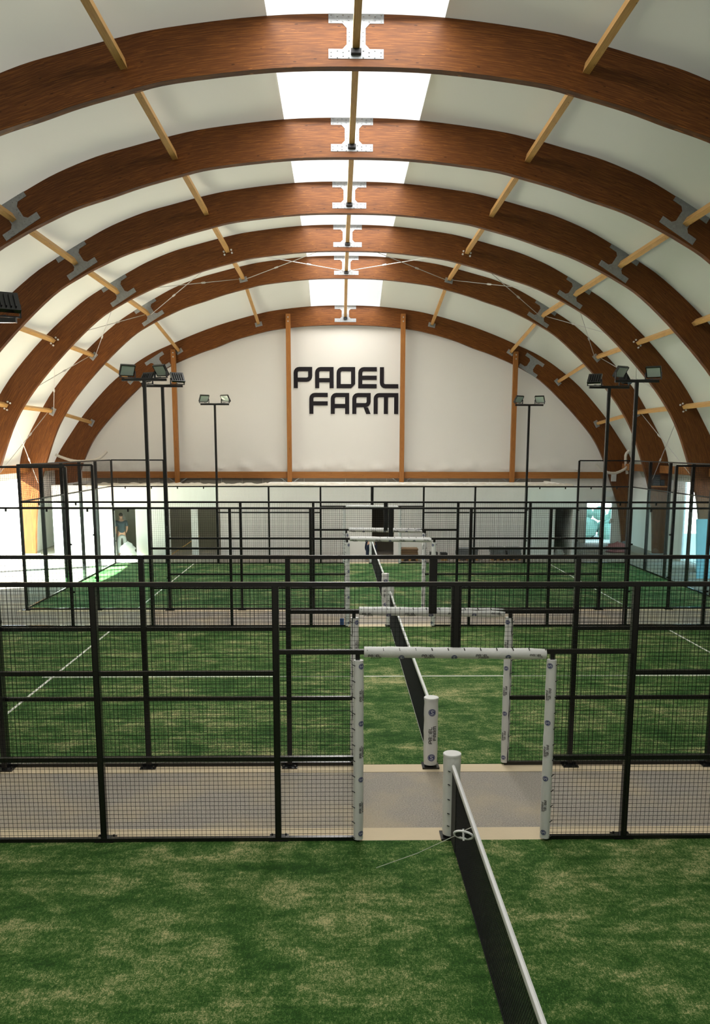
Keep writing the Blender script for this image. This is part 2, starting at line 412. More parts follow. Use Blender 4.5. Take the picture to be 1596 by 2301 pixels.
for k, y in enumerate(ARY):
    last = (k == 5)
    th = thing('timber_arch', 'brown laminated timber roof arch '+ORD[k], 'roof arch', (XC, y, 0), 'laminated timber roof arches')
    ci, ce = (CI6, CE6) if last else (CI, CE)
    if k in (0, 5):
        beams = [half_arch(ci, ce, s) for s in (-1, 1)]
        bo = [b.build('arch_half', M['glulam'], th, True) for b in beams]
        if k == 0: bsrc = bo
    else:
        for b in bsrc: inst(b, th)
    rows = ROWS6 if last else ROWS
    crown = (0, (ci[0][1]+ce[0][1])/2+.0, 0)
    make_plate(th, 0, crown[1]+.06, 0)
    px, pz, pa = (7.85, 9.78, -.56) if not last else (8.55, 8.22, -.56)
    make_plate(th, px, pz, pa); make_plate(th, -px, pz, -pa)
    if k >= 3:
        for s in (-1, 1):
            for r in ((1, 3, 4) if k < 5 else (1, 2, 3, 4)):
                x, z = rows[r]; a = -s*RANG[r]
                ca, sa = math.cos(a), math.sin(a)
                if k == 3:
                    for dx, dz in ((-.13, -.02), (.13, -.02), (-.13, -.12), (.13, -.12)):
                        m = MB(); c = Vector((s*x+dx*ca-dz*sa, 0, z+dx*sa+dz*ca)); m.tube([c, c+Vector((0, -.03, 0))], .032, 8)
                        m.build('bolt_head', M['frame'], th, True)
                else:
                    m = MB(); fn = lambda px, pz, d: (s*x+px*ca-pz*sa, -.01+d, z+px*sa+pz*ca)
                    m.prism([(-.16, -.17), (.16, -.17), (.16, .02), (-.16, .02)], fn, .012)
                    fn2 = lambda px, pz, d: (s*x+px*ca-pz*sa, -.12+d, z+px*sa+pz*ca)
                    m.prism([(-.085, -.115), (.085, -.115), (.085, -.1), (-.085, -.1)], fn2, .12)
                    m.build('purlin_bracket', M['galv'], th)
    # dark seat under the ridge purlin
    m = MB(); m.box(-.09, .09, -.12, -.012, rows[0][1]-.16, rows[0][1]-.085); m.build('purlin_seat', M['dark'], th)
    # steel shoes at the feet
    for s in (-1, 1):
        m = MB(); fx = (ci[-1][0]+ce[-1][0])/2*s; m.box(fx-.36, fx+.36, -.06, TH+.06, 0, .12); m.build('foot_shoe', M['galv'], th)

# purlins
SIDE = {0: ('ridge', 'along the ridge')}
RN = ['', 'first row', 'second row', 'third row', 'lowest row']
BN = ['before the nearest arch', 'between first and second arches', 'between second and third arches', 'between third and fourth arches', 'between fourth and fifth arches', 'between fifth arch and gable arch']
def r3(row, s, y, last=False):
    x, z = (ROWS6 if last else ROWS)[row]; return Vector((XC+s*x, y, z))
for bi in range(6):
    y0 = 2.5 if bi == 0 else ARY[bi-1]; y1 = ARY[bi]
    for row in range(5):
        for s in ((1,) if row == 0 else (-1, 1)):
            p = r3(row, s, y0+TH+.001); q = r3(row, s, y1-.013, bi == 5)
            lab = ('timber ridge purlin ' if row == 0 else 'timber purlin, %s slope, %s from the ridge, ' % ('left' if s < 0 else 'right', RN[row]))+BN[bi]
            m = MB(); up = Vector((s*math.sin(RANG[row]), 0, math.cos(RANG[row])))
            mid = (p+q)/2
            m.bar(p-mid, q-mid, .125, .17, up)
            o = m.build('roof_purlin', M['purlin'], None, loc=mid)
            tag(o, lab, 'purlin', 'timber roof purlins')

# roof membrane: one sheet for each bay, with the clear ridge strip
def prof(ce):
    # extrados points ordered left to right, splitted at +-1.56
    return [(x, z) for x, z in ce if z > 3.0]
def roof_bay(y0, y1, last, n=8):
    A = prof(CE); B = prof(CE6) if last else A
    nn = min(len(A), len(B)); A = A[:nn]; B = B[:nn]
    SW = 1.56
    def put(P):
        # resample so that |x|=SW is a vertex
        out = []
        for i in range(len(P)-1):
            out.append(P[i])
            if P[i][0] < SW < P[i+1][0]:
                t = (SW-P[i][0])/(P[i+1][0]-P[i][0]); out.append((SW, P[i][1]+t*(P[i+1][1]-P[i][1])))
        out.append(P[-1]); return out
    A = put(A); B = put(B)
    nn = min(len(A), len(B)); A = A[:nn]; B = B[:nn]
    isw = [i for i, p in enumerate(A) if abs(p[0]-SW) < 1e-6][0]
    def pt(i, s, t):
        x = A[i][0]*(1-t)+B[i][0]*t; z = A[i][1]*(1-t)+B[i][1]*t
        if i > 0 and i < nn-1:
            dx = A[i+1][0]-A[i-1][0]; dz = A[i+1][1]-A[i-1][1]
        else: dx, dz = (1, 0) if i == 0 else (A[i][0]-A[i-1][0], A[i][1]-A[i-1][1])
        L = math.hypot(dx, dz); nx, nz = -dz/L, dx/L
        off = .004-.17*math.sin(PI*min(t, 1))*min(1.0, max(0, i-isw)/6.0)
        return (XC+s*(x+nx*off), y0+(y1-y0)*t, z+nz*off)
    sk, mm = MB(), MB()
    def grid(m, pts):
        b = len(m.v); R = len(pts); Cn = len(pts[0])
        for r in pts: m.v += r
        for i in range(R-1):
            for j in range(Cn-1):
                a = b+i*Cn+j; m.f.append((a, a+1, a+Cn+1, a+Cn)); m.uv.append([(0, 0)]*4)
    ts = [j/n for j in range(n+1)]+([1.05] if last else [])
    idx = [(-1, i) for i in range(isw, -1, -1)]+[(1, i) for i in range(1, isw+1)]
    grid(sk, [[pt(i, s, t) for t in ts] for s, i in idx])
    for s in (-1, 1): grid(mm, [[pt(i, s, t) for t in ts] for i in range(isw, nn)])
    return sk, mm
for k, (y0, y1) in enumerate(BAYS):
    sk, mm = roof_bay(y0, y1, k == 9)
    struct(mm.build('ceiling', M['roof'], None, True), 'white fabric roof membrane between timber arches')
    struct(sk.build('window_%d' % (k+10), M['film'], None, True), 'bright translucent skylight strip along the ridge')

# steel tie rods in the fourth bay
def nd(i, s, y):
    if i < 5: return r3(i, s, y)
    return Vector((XC+s*12.75, y, 3.1))
RODN = ['ridge', 'first purlin', 'second purlin', 'third purlin', 'lowest purlin', 'arch foot']
for s in (-1, 1):
    for i in range(5):
        for fl in (0, 1):
            a, b = (i, i+1) if fl == 0 else (i+1, i)
            p = nd(a, s, 27.46); q = nd(b, s, 22.5+TH+.02); p = p+Vector((s*.12*(1 if b > a else -1), 0, -.06)); q = q+Vector((0, 0, .05))
            o = thing('tie_rod', 'steel tie rod, %s slope, %s at fifth arch to %s at fourth arch' % ('left' if s < 0 else 'right', RODN[a], RODN[b]), 'tie rod', p, 'crossed steel tie rods before the fifth arch')
            m = MB(); m.tube([(0, 0, 0), q-p], .013, 6); m.build('rod', M['steel'], o, True)
            d = (q-p)
            m = MB(); c = d*.33; dn = d.normalized(); m.tube([c-dn*.13, c-dn*.08, c+dn*.08, c+dn*.13], .03, 8, rs=[.014, .034, .034, .014]); m.build('turnbuckle', M['steel'], o, True)

# ------------------------------------------------------------------ floor, kerbs, turf
G = 2.529
CY = {'near': (-10.0, 0.0), 'middle': (G, G+10), 'far': (2*G+10, 2*G+20)}
m = MB(); m.box(-14.6, 12.8, -17.5, 33.0, -.25, 0); struct(m.build('floor', M['floor'], None), 'speckled grey beige porous concrete floor')
m = MB(); m.box(-120, 120, -80, 200, -.4, -.26); struct(m.build('outdoor_ground', M['ground'], None), 'pale ground outside the hall')
kn = 1
for a, b in ((0.0, .36), (G-.30, G), (G+10.0, G+10.34), (2*G+10-.32, 2*G+10), (2*G+20, 2*G+20.45)):
    m = MB(); m.box(-10.2, 10.2, a, b, -.05, .006); struct(m.build('trim_%d' % kn, M['kerb'], None), 'smooth beige concrete strip beside a court'); kn += 1
for nm, (a, b) in CY.items():
    t = thing('court_turf', {'near': 'green turf of the nearest court with sandy worn patches, at the bottom of the view', 'middle': 'green turf of the middle court with a white line across it', 'far': 'green turf of the farthest court, sunlit at its left corner'}[nm], 'artificial turf', (0, a, 0), 'green court turf')
    t['kind'] = 'structure'
    m = MB(); m.box(-10, 10, 0, 10, -.03, .012)
    m.build('turf_carpet', M[{'near': 'turf1', 'middle': 'turf2', 'far': 'turf3'}[nm]], t)
    for x in (-6.95, 6.95):
        m = MB(); m.box(x-.025, x+.025, 0.05, 9.95, .012, .0135); m.build('white_line', M['line'], t)
    m = MB()
    if nm == 'near': m.box(-6.9, -.1, 4.975, 5.025, .012, .0135)
    else: m.box(-7.15, 7.15, 4.975, 5.025, .012, .0135)
    m.build('white_line', M['line'], t)

# ------------------------------------------------------------------ letters
def arc(cx, cy, r0, r1, a0, a1, n=4):
    out = []
    for i in range(n):
        t0 = math.radians(a0+(a1-a0)*i/n); t1 = math.radians(a0+(a1-a0)*(i+1)/n)
        out.append([(cx+r0*math.cos(t0), cy+r0*math.sin(t0)), (cx+r1*math.cos(t0), cy+r1*math.sin(t0)), (cx+r1*math.cos(t1), cy+r1*math.sin(t1)), (cx+r0*math.cos(t1), cy+r0*math.sin(t1))])
    return out
def R_(x0, x1, y0, y1): return [(x0, y0), (x1, y0), (x1, y1), (x0, y1)]
def glyph(ch):
    w, T, r = .90, .20, .27
    TL = arc(r, 1-r, r-T, r, 90, 180); BL = arc(r, r, r-T, r, 180, 270)
    left = R_(0, T, 0, 1-r); top = R_(r, w, 1-T, 1)
    if ch == 'P': return TL+[left, top, R_(w-T, w, .57, 1-T)]+arc(w-r, .30+r, r-T, r, 270, 360)+[R_(T, w-r, .30, .30+T)]
    if ch == 'A': return TL+[left, top, R_(w-T, w, 0, 1-T), R_(T, w-T, .28, .28+T)]
    if ch == 'D': return TL+[left, top, R_(w-T, w, .2, 1-T), R_(T, w-T, 0, T), [(w-T, 0), (w, .2), (w-T, .2)]]
    if ch == 'E': return TL+[left, top, R_(T, w, .40, .40+T), R_(T, w, 0, T)]
    if ch == 'L': return BL+[R_(0, T, r, 1), R_(r, w, 0, T)]
    if ch == 'F': return TL+[left, top, R_(T, w, .40, .40+T)]
    if ch == 'R': return TL+[left, top, R_(w-T, w, .59, 1-T)]+arc(w-r, .32+r, r-T, r, 270, 360)+[R_(T, w-r, .32, .32+T), [(w-.22, 0), (w+.0, 0), (w-.13, .32), (w-.35, .32)]]
    if ch == 'M': w = 1.2; return TL+[left, R_(r, w, 1-T, 1), R_(.5, .5+T, 0, 1-T), R_(w-T, w, 0, 1-T)]
def subdiv(poly, n):
    """split a quad into n x n so that it can follow a curved cover"""
    if len(poly) != 4 or n < 2: return [poly]
    a, b, c, d = poly; out = []
    L = lambda p, q, t: (p[0]+(q[0]-p[0])*t, p[1]+(q[1]-p[1])*t)
    P = lambda u, v: L(L(a, b, u), L(d, c, u), v)
    for i in range(n):
        for j in range(n): out.append([P(i/n, j/n), P((i+1)/n, j/n), P((i+1)/n, (j+1)/n), P(i/n, (j+1)/n)])
    return out
# wall lettering
lt = thing('wall_lettering', 'large charcoal two-line PADEL FARM lettering on the white gable fabric', 'lettering', (-3.36, 32.66, 6.02))
u = .00652
def word(text, x0s, z0, h, parent):
    for ch, x0 in zip(text, x0s):
        m = MB()
        for pl in glyph(ch): m.prism(pl, lambda x, y, d: (x0+x*h, -.005-d, z0+y*h), .012)
        m.build('letter', M['logo'], parent)
word('PADEL', [(x-194)*u for x in (194, 345, 497, 650, 803)], (1052-874)*u, 146*u, lt)
word('FARM', [(x-194)*u for x in (303, 455, 608, 760)], 0, 146*u, lt)

# printing on a cylindrical cover: fn(s, c) s = along the axis, c = around (metres)
def printed(parent, fn, kind, s0, c0, size, flip=1, name=None):
    """kind 'PADEL','FARM','DOT'. text runs along s*flip"""
    if kind == 'DOT':
        m = MB(); mi = []
        for r, k_, d in ((1.0, 0, .0012), (.80, 1, .0016), (.74, 0, .0020)):
            n = 20; mi += [k_]*n
            ps = [(math.cos(2*PI*i/n)*r*size, math.sin(2*PI*i/n)*r*size) for i in range(n)]
            for i in range(n):
                a, b = ps[i], ps[(i+1) % n]
                m.quad([fn(s0, c0, d), fn(s0+flip*a[0], c0+flip*a[1], d), fn(s0+flip*b[0], c0+flip*b[1], d)])
        S1 = [(.34, .28), (.15, .46), (-.12, .46), (-.30, .27), (-.22, .08), (0, 0), (.22, -.08), (.30, -.27), (.12, -.46), (-.15, -.46), (-.34, -.28)]
        wd = .075
        for i in range(len(S1)-1):
            (x0, y0), (x1, y1) = S1[i], S1[i+1]; L = math.hypot(x1-x0, y1-y0); nx, ny = -(y1-y0)/L*wd, (x1-x0)/L*wd
            q = [(x0+nx, y0+ny), (x0-nx, y0-ny), (x1-nx, y1-ny), (x1+nx, y1+ny)]
            m.quad([fn(s0+flip*a*size, c0+flip*b*size, .0026) for a, b in q])
        m.build('printed_emblem', None, parent, mats=[M['navy'], M['white']], mi=mi+[1]*(len(S1)-1)); return
    adv = 1.06; n = len(kind); tot = n*adv*size; x = -tot/2
    mk = MB(); mi = []
    for ch in kind:
        for pl in glyph(ch):
            for sq in subdiv(pl, 2):
                mi.append(1 if ch == 'D' else 0); mk.quad([fn(s0+flip*(x+a*size), c0+flip*(b-.5)*size, .0012) for a, b in sq])
        x += (1.36 if ch == 'M' else adv)*size
    mk.build('printed_word', None, parent, mats=[M['ink'], M['fade']], mi=mi)

# ------------------------------------------------------------------ court fences
PW = .05     # mesh pitch 50 mm
def wires(x0, x1, z0, z1, pitch=PW, t=.0034):
    m = MB(); nx = int(round((x1-x0)/pitch)); nz = int(round((z1-z0)/pitch)); h = t/2
    def strut(a, b, ax):
        if ax == 'x': c = [(a[0], -h, a[2]-h), (a[0], h, a[2]-h), (a[0], h, a[2]+h), (a[0], -h, a[2]+h)]; d = [(b[0],)+q[1:] for q in c]
        else: c = [(a[0]-h, -h, a[2]), (a[0]+h, -h, a[2]), (a[0]+h, h, a[2]), (a[0]-h, h, a[2])]; d = [(q[0], q[1], b[2]) for q in c]
        n = len(m.v); m.v += c+d
        for i in range(4):
            j = (i+1) % 4; m.f.append((n+i, n+j, n+4+j, n+4+i)); m.uv.append([(0, 0)]*4)
    for i in range(nx+1): x = x0+(x1-x0)*i/nx; strut((x, 0, z0), (x, 0, z1), 'z')
    for i in range(nz+1): z = z0+(z1-z0)*i/nz; strut((x0, 0, z), (x1, 0, z), 'x')
    return m
SRC = {}
def part(key, maker, name, mat, parent, loc, rz=0, smooth=False):
    if key not in SRC:
        o = maker().build(name, mat, parent, smooth); SRC[key] = o
    else:
        o = SRC[key].copy(); C.objects.link(o); o.parent = parent
    o.location = loc; o.rotation_euler = (0, 0, rz); return o
def post_mb(h, w=.07, d=.08):
    m = MB(); m.box(-w/2, w/2, 0, d, 0, h); return m
def plate_mb():
    m = MB(); m.box(-.11, .11, -.02, .17, 0.006, .02)
    for x in (-.08, .08):
        for y in (.13, .02): m.tube([(x, y, .018), (x, y, .045)], .012, 6)
    return m
def rail_mb(L, w=.05):
    m = MB(); m.box(0, L, -.005, w, -w/2, w/2); return m
def glass_mb(w, h):
    m = MB(); m.box(.04, w-.04, .014, .026, .03, h-.035); return m
def clip_mb():
    m = MB(); m.box(-.02, .02, .0, .04, -.09, -.02); return m
PADR = .058
def pad_profile(L, axis_pts, name, parent, rad, lac=True):
    m = MB(); n = max(6, int(L/.1)); rs = []
    pts = []
    for i in range(n+1):
        t = i/n; pts.append(axis_pts[0].lerp(axis_pts[1], t)); rs.append(rad*(1+.035*math.sin(i*2.1+L*7)+.02*math.sin(i*5.3)))
    rs[0] *= .93; rs[-1] *= .93
    m.tube(pts, rad, 20, rs=rs); return m.build(name, M['pad'], parent, True)
def fence(nm, Y, out, label, prints):
    """side fence along X at depth Y. out=+1: posts on the far side, -1: posts on the camera side"""
    F = thing('court_fence', label, 'fence', (0, Y, 0), 'black mesh side fences of the courts')
    rz = 0 if out > 0 else PI
    X = lambda x: x
    # posts
    for x in (-10, -8, -6, -4, -2, 2, 4, 6, 8, 10):
        h = 4.0 if abs(x) >= 8 else 3.0
        w = .07
        p = part(('post', h), lambda: post_mb(h), 'post', M['black'], F, (x, 0, 0), rz)
        if True:
            b = part('plate', plate_mb, 'base_plate', M['black'], p, (0, 0, 0))
    part('cpost', lambda: (lambda m: (m.box(-.055, .055, 0, .08, 0, .78), m)[1])(MB()), 'post', M['black'], F, (0, 0, 2.22), rz)
    for s in (-1, 1):   # door jamb posts
        part('jamb', lambda: post_mb(2.25, .05, .05), 'door_jamb', M['black'], F, (s*1.09, 0, 0), rz)
    def rail(x0, x1, z, name):
        y = 0
        m = part(('rail', round(x1-x0, 3)), lambda: rail_mb(x1-x0), name, M['black'], F, (x0 if out > 0 else x1, 0, z), rz); m.name = name; return m
    rail(-6, 6, 3.0, 'top_rail')
    for s in (-1, 1):
        a = lambda x0, x1, z, nme: rail(min(s*x0, s*x1), max(s*x0, s*x1), z, nme)
        a(6, 10, 3.0, 'glass_rail'); a(8, 10, 4.0, 'corner_top_rail')
        a(1.1, 10, .03, 'bottom_rail'); a(1.1, 6, 1.0, 'middle_rail'); a(2, 6, 2.0, 'upper_rail')
    rail(-2, 2, 2.24, 'door_header')
    # mesh
    for x in (-6, -4, 2, 4):
        part('mesh3', lambda: wires(.03, 1.97, .05, 2.98), 'mesh_panel', M['wire'], F, (x, -.004*out, 0))
    for s in (-1, 1):
        part(('meshd', s), lambda: wires(.0, .87, .05, 2.22), 'mesh_panel', M['wire'], F, (-1.97 if s < 0 else 1.12, -.004*out, 0))
    for x in (-2, 0):
        part('mesht', lambda: wires(.03, 1.97, 2.27, 2.98), 'mesh_panel', M['wire'], F, (x, -.004*out, 0))
    for x in (-10, 8):
        part('meshc', lambda: wires(.03, 1.97, 3.03, 3.98), 'mesh_panel', M['wire'], F, (x, -.004*out, 0))
    for x in (-10, -8, 6, 8):
        g = part('glass3', lambda: glass_mb(2.0, 3.0), 'glass_panel', M['glass'], F, (x if out > 0 else x+2, 0, 0), rz)
        for cx in (.5, 1.5): part('clip', clip_mb, 'glass_clip', M['black'], g, (cx, 0, 3.0))
        for cz in (.9, 2.1):
            c = part('clip2', lambda: (lambda m: (m.box(-.06, .06, -.005, .04, -.02, .02), m)[1])(MB()), 'glass_clip', M['black'], g, (.02, 0, cz))
    # door padding
    hp = pad_profile(2.03, [Vector((-1.02, 0, 2.245)), Vector((1.01, 0, 2.215))], 'header_pad', F, .062)
    hf = lambda s, c, d: (s, -math.cos(c/.062)*(.0655+d), 2.23+math.sin(c/.062)*(.0655+d))
    side = [pad_profile(2.12, [Vector((s*1.08, 0, .04)), Vector((s*1.08, 0, 2.15))], 'jamb_pad', F, PADR) for s in (-1, 1)]
    # ties
    for i in range(12):
        part('tieh', lambda: MB().tube([(0, -.03, .0), (.006, -.052, -.022)], .006, 5), 'lacing_tie', M['dark'], hp, (-.99+i*.18, 0, 2.29))
    for s, sp in zip((-1, 1), side):
        for i in range(12):
            part(('tiej', s), lambda: MB().tube([(s*.075, -.02, .012), (s*.040, -.052, 0)], .0055, 5), 'lacing_tie', M['dark'], sp, (s*1.08, 0, .06+i*.185))
    if prints:
        for x in (-.905, -.31, .29, .89):
            printed(hp, hf, 'PADEL', x, -.016, .0275); printed(hp, hf, 'FARM', x+.015, -.049, .026)
        for x in (-.607, -.02, .58): printed(hp, hf, 'DOT', x, -.043, .034)
        for s, sp in zip((-1, 1), side):
            rr = PADR+.003
            jf = lambda a, c, d, s=s: (s*1.08-s*math.sin(c/PADR)*(rr+d), -math.cos(c/PADR)*(rr+d), a)
            # on the left jamb text climbs, on the right jamb it descends
            for z in (1.76, 1.10, .44):
                k = 1 if s < 0 else -1
                def jf2(a, c, d, s=s): return (s*1.08-s*math.sin(c/PADR)*(rr+d), -math.cos(c/PADR)*(rr+d), a)
                # PADEL nearer the front, FARM further into the doorway
                fl = 1 if s < 0 else -1
                g = lambda a, c, d, s=s: jf2(a, (c), d)
                gl = (lambda a, c, d, s=s: (s*1.08-s*math.sin(c/PADR)*(rr+d), -math.cos(c/PADR)*(rr+d), a))
                def pf(base, fl=fl, s=s):
                    # c grows towards the top of the letters, which face away from the doorway
                    return lambda a, c, d: gl(a, base-(c if fl > 0 else -c), d, s)
                printed(sp, pf(.022), 'PADEL', z, 0, .0275, fl)
                printed(sp, pf(.056), 'FARM', z-.01, 0, .026, fl)
            for z in (2.09, 1.43, .77, .12):
                printed(sp, (lambda a, c, d, s=s: gl(a, .032+s*c, d, s)), 'DOT', z, 0, .032, -s)
    return F
FA = fence('A', 0.0, 1, 'black mesh side fence nearest the camera, with white padded doorway over the concrete strip', True)
FB = fence('B', G, -1, 'second black mesh side fence, on the near side of the middle court', True)
FC = fence('C', G+10, 1, 'third black mesh side fence, on the far side of the middle court', True)
FD = fence('D', 2*G+10, -1, 'fourth black mesh side fence, on the near side of the farthest court', True)
FE = fence('E', 2*G+20, 1, 'farthest black mesh side fence, in front of the white partition wall', False)

def end_wall(x, y0, label):
    o = thing('court_end_wall', label, 'glass wall', (x, y0, 0), 'glass end walls of the courts')
    s = -1 if x < 0 else 1; rz = PI/2 if s < 0 else -PI/2     # local +y points outwards
    for i in range(1, 5):
        y = i*2.0
        p = part('post4e', lambda: post_mb(4.0, .08, .10), 'post', M['black'], o, (0, y, 0), rz)
    org = (0, 0) if s < 0 else (0, 10)
    for i in range(5):
        yy = i*2.0 if s < 0 else 10-i*2.0
        g = part('glass3', lambda: glass_mb(2.0, 3.0), 'glass_panel', M['glass'], o, (0, yy, 0), rz)
        part('meshce', lambda: wires(.04, 1.96, 3.03, 3.98), 'mesh_panel', M['wire'], o, (0, yy, 0), rz)
    yy = 0 if s < 0 else 10
    for z, nme in ((4.0, 'top_rail'), (3.0, 'glass_rail'), (.03, 'bottom_rail')):
        r = part(('railE',), lambda: rail_mb(10.0, .04), nme, M['black'], o, (0, yy, z), rz); r.name = nme
    return o
end_wall(-10.02, G, 'glass end wall at the left of the middle court, outside the left edge')
end_wall(10.02, G, 'glass end wall at the right of the middle court, beyond the right edge')
end_wall(-10.02, 2*G+10, 'glass and mesh end wall at the left of the farthest court')
end_wall(10.02, 2*G+10, 'glass and mesh end wall at the right of the farthest court')

# ------------------------------------------------------------------ nets and net posts
def bez(n, f): return [f(i/n) for i in range(n+1)]
def net(nm, y0, y1, label):
    o = thing('court_net', label, 'net', (0, y0, 0), 'black nets with white tape')
    L = y1-y0
    top = lambda y: .90-.04*math.sin(PI*y/L)
    m = MB(); p = .042; H = .82; t = .0021; run = H*.72
    for i in range(-int(run/p)-1, int(L/p)+1):
        for sgn in (1, -1):
            # diagonal threads clipped to the net rectangle
            ya = i*p; za, zb = (0.02, .84) if sgn > 0 else (.84, .02)
            a, b = max(0.0, -ya/run), min(1.0, (L-ya)/run)
            if b <= a: continue
            m.bar((0, ya+run*a, za+(zb-za)*a), (0, ya+run*b, za+(zb-za)*b), t*2, t*2, (1, 0, 0))
    m.build('netting', M['net'], o)
    m = MB(); m.tube([(0, y, .025) for y in (0, L/2, L)], .006, 6); m.build('bottom_cord', M['cord'] if nm != 'near' else M['net'], o, True)
    m = MB(); pts = [Vector((0, L*i/20, top(L*i/20))) for i in range(21)]
    sec = [(-.013, -.045), (.013, -.045), (.022, -.01), (.017, .022), (0, .032), (-.017, .022), (-.022, -.01)]
    k = len(sec); b = len(m.v)
    for q in pts: m.v += [(x, q.y, q.z+z) for x, z in sec]
    for i in range(20):
        for j in range(k):
            j2 = (j+1) % k; m.f.append((b+i*k+j, b+i*k+j2, b+(i+1)*k+j2, b+(i+1)*k+j)); m.uv.append([(0, 0)]*4)
    m.build('tape', M['tape'], o, True)
    m = MB(); m.box(-.012, .012, L-.34, L-.01, .03, .86); m.build('end_band', M['net'], o)
    return o
net('near', -9.9, -.02, 'black net with white top tape running toward the camera at the bottom')
net('middle', G+.02, G+9.95, 'black net with white tape across the middle court, seen through the near doorway')
net('far', 2*G+10.05, 2*G+19.95, 'small distant black net with white tape across the farthest court')
def net_post(y, label, prints):
    o = thing('net_post', label, 'net post', (0, y, 0), 'white padded net posts')
    m = MB(); m.box(-.12, .12, -.12, .12, .007, .03); m.box(-.035, .035, -.035, .035, .02, .95); b = m.build('steel_post', M['black'], o)
    m = MB(); n = 12; rs = [.100*(1+.03*math.sin(i*1.9+y)) for i in range(n+1)]; rs[0] = .092
    pts = [(0, 0, .05+.97*i/n) for i in range(n+1)]; m.tube(pts, .1, 28, rs=rs); pad = m.build('padded_cover', M['pad'], o, True)
    m = MB(); m.tube([(0, 0, 1.0), (0, 0, 1.024), (0, 0, 1.03)], .1, 28, rs=[.1045, .1045, .098]); m.build('cover_cap', M['pad'], pad, True)
    if prints:
        rr = .1035
        fn = lambda a, c, d: (math.sin(c/.1)*(rr+d), -math.cos(c/.1)*(rr+d), a)
        tf = lambda base: (lambda a, c, d: fn(a, base-c, d))
        printed(pad, tf(-.015), 'PADEL', .50, 0, .048, 1); printed(pad, tf(.045), 'FARM', .52, 0, .048, 1)
        for z in (.83, .17): printed(pad, lambda a, c, d, z=z: fn(z+c, .005+a, d), 'DOT', 0, 0, .052, 1)
    else:
        for z in (.18, .33, .5, .68, .84):
            m = MB(); m.tube([(-.03, -.108, z), (-.055, -.095, z+.006)], .006, 5); m.build('lacing_tie', M['dark'], pad)
    return o
net_post(.10, 'white padded net post nearest the camera, standing where the near net ends', False)
net_post(G-.09, 'white padded net post with PADEL FARM print and two blue emblems, behind the nearest one', True)
net_post(G+10.10, 'white padded net post at the far end of the middle net', False)
net_post(2*G+9.91, 'small white padded net post at the near end of the farthest net', True)
net_post(2*G+20.1, 'most distant white padded net post, by the farthest doorway', False)
# tension handle and cord hanging on the near net
h = thing('tension_handle', 'white plastic handle with two dark openings hanging from the near net tape', 'handle', (-.10, -1.60, .80))
m = MB(); ring = [Vector((-.03+.0*math.cos(t), -.11*math.cos(t), .055*math.sin(t))) for t in [2*PI*i/20 for i in range(21)]]
ring = [Vector((.085*math.cos(t), -.045*math.cos(t)-.03*math.sin(t), .05*math.sin(t))) for t in [2*PI*i/20 for i in range(21)]]
m.tube(ring, .011, 8, cap=False); m.tube([(0, .03, .05), (0, -.02, -.05)], .010, 8); m.build('rim', M['frame'], h, True)
m = MB()
for sx in (-.042, .042):
    pts = [(sx+.034*math.cos(t), -.5*sx-.012*math.sin(t), .034*math.sin(t)) for t in [2*PI*i/14 for i in range(14)]]
    n = len(m.v); m.v += pts; m.f.append(tuple(range(n, n+14))); m.uv.append([(0, 0)]*14)
    m.v += [(a, b+.012, c) for a, b, c in pts]; m.f.append(tuple(range(n+14, n+28))); m.uv.append([(0, 0)]*14)
    for i in range(14):
        j = (i+1) % 14; m.f.append((n+i, n+j, n+14+j, n+14+i)); m.uv.append([(0, 0)]*4)
m.build('inserts', M['dark'], h)
cd = thing('cord', 'thin white cord from the near net tape across to the turf', 'cord', (0, -1.6, 0))
m = MB(); m.tube([(-.03, -.05, .90), (-.10, -.035, .86)], .0035, 5); m.tube([(-.185, .02, .78), (-.5, .45, .40), (-.90, .90, .02)], .0035, 5)
m.build('cord_strand', M['cord'], cd, True)

# ------------------------------------------------------------------ floodlight masts
def flood(parent, x, z, yaw, pitch, w=.36):
    b = MB(); b.box(-w/2-.02, -w/2, -.02, .02, 0, .17); b.box(w/2, w/2+.02, -.02, .02, 0, .17); b.box(-w/2-.02, w/2+.02, -.02, .02, -.0, .02)
    br = b.build('lamp_bracket', M['dark'], parent, loc=(x, 0, z)); br.rotation_euler = (0, 0, yaw)
    hs = MB(); hs.box(-w/2, w/2, 0, .05, -.14, .15); hs.box(-w/2, w/2, -.012, 0, -.14, -.12); hs.box(-w/2, w/2, -.012, 0, .13, .15); hs.box(-w/2, -w/2+.02, -.012, 0, -.12, .13); hs.box(w/2-.02, w/2, -.012, 0, -.12, .13)
    for k in range(5): hs.box(-w/2+.05+k*.06, -w/2+.065+k*.06, .05, .075, -.10, .11)
    ho = hs.build('lamp_housing', M['black'], br, loc=(0, 0, .17)); ho.rotation_euler = (pitch, 0, 0)
    ln = MB(); ln.box(-w/2+.02, w/2-.02, -.006, 0, -.12, .13); l = ln.build('lamp_glass', M['lens'], ho)
    return br
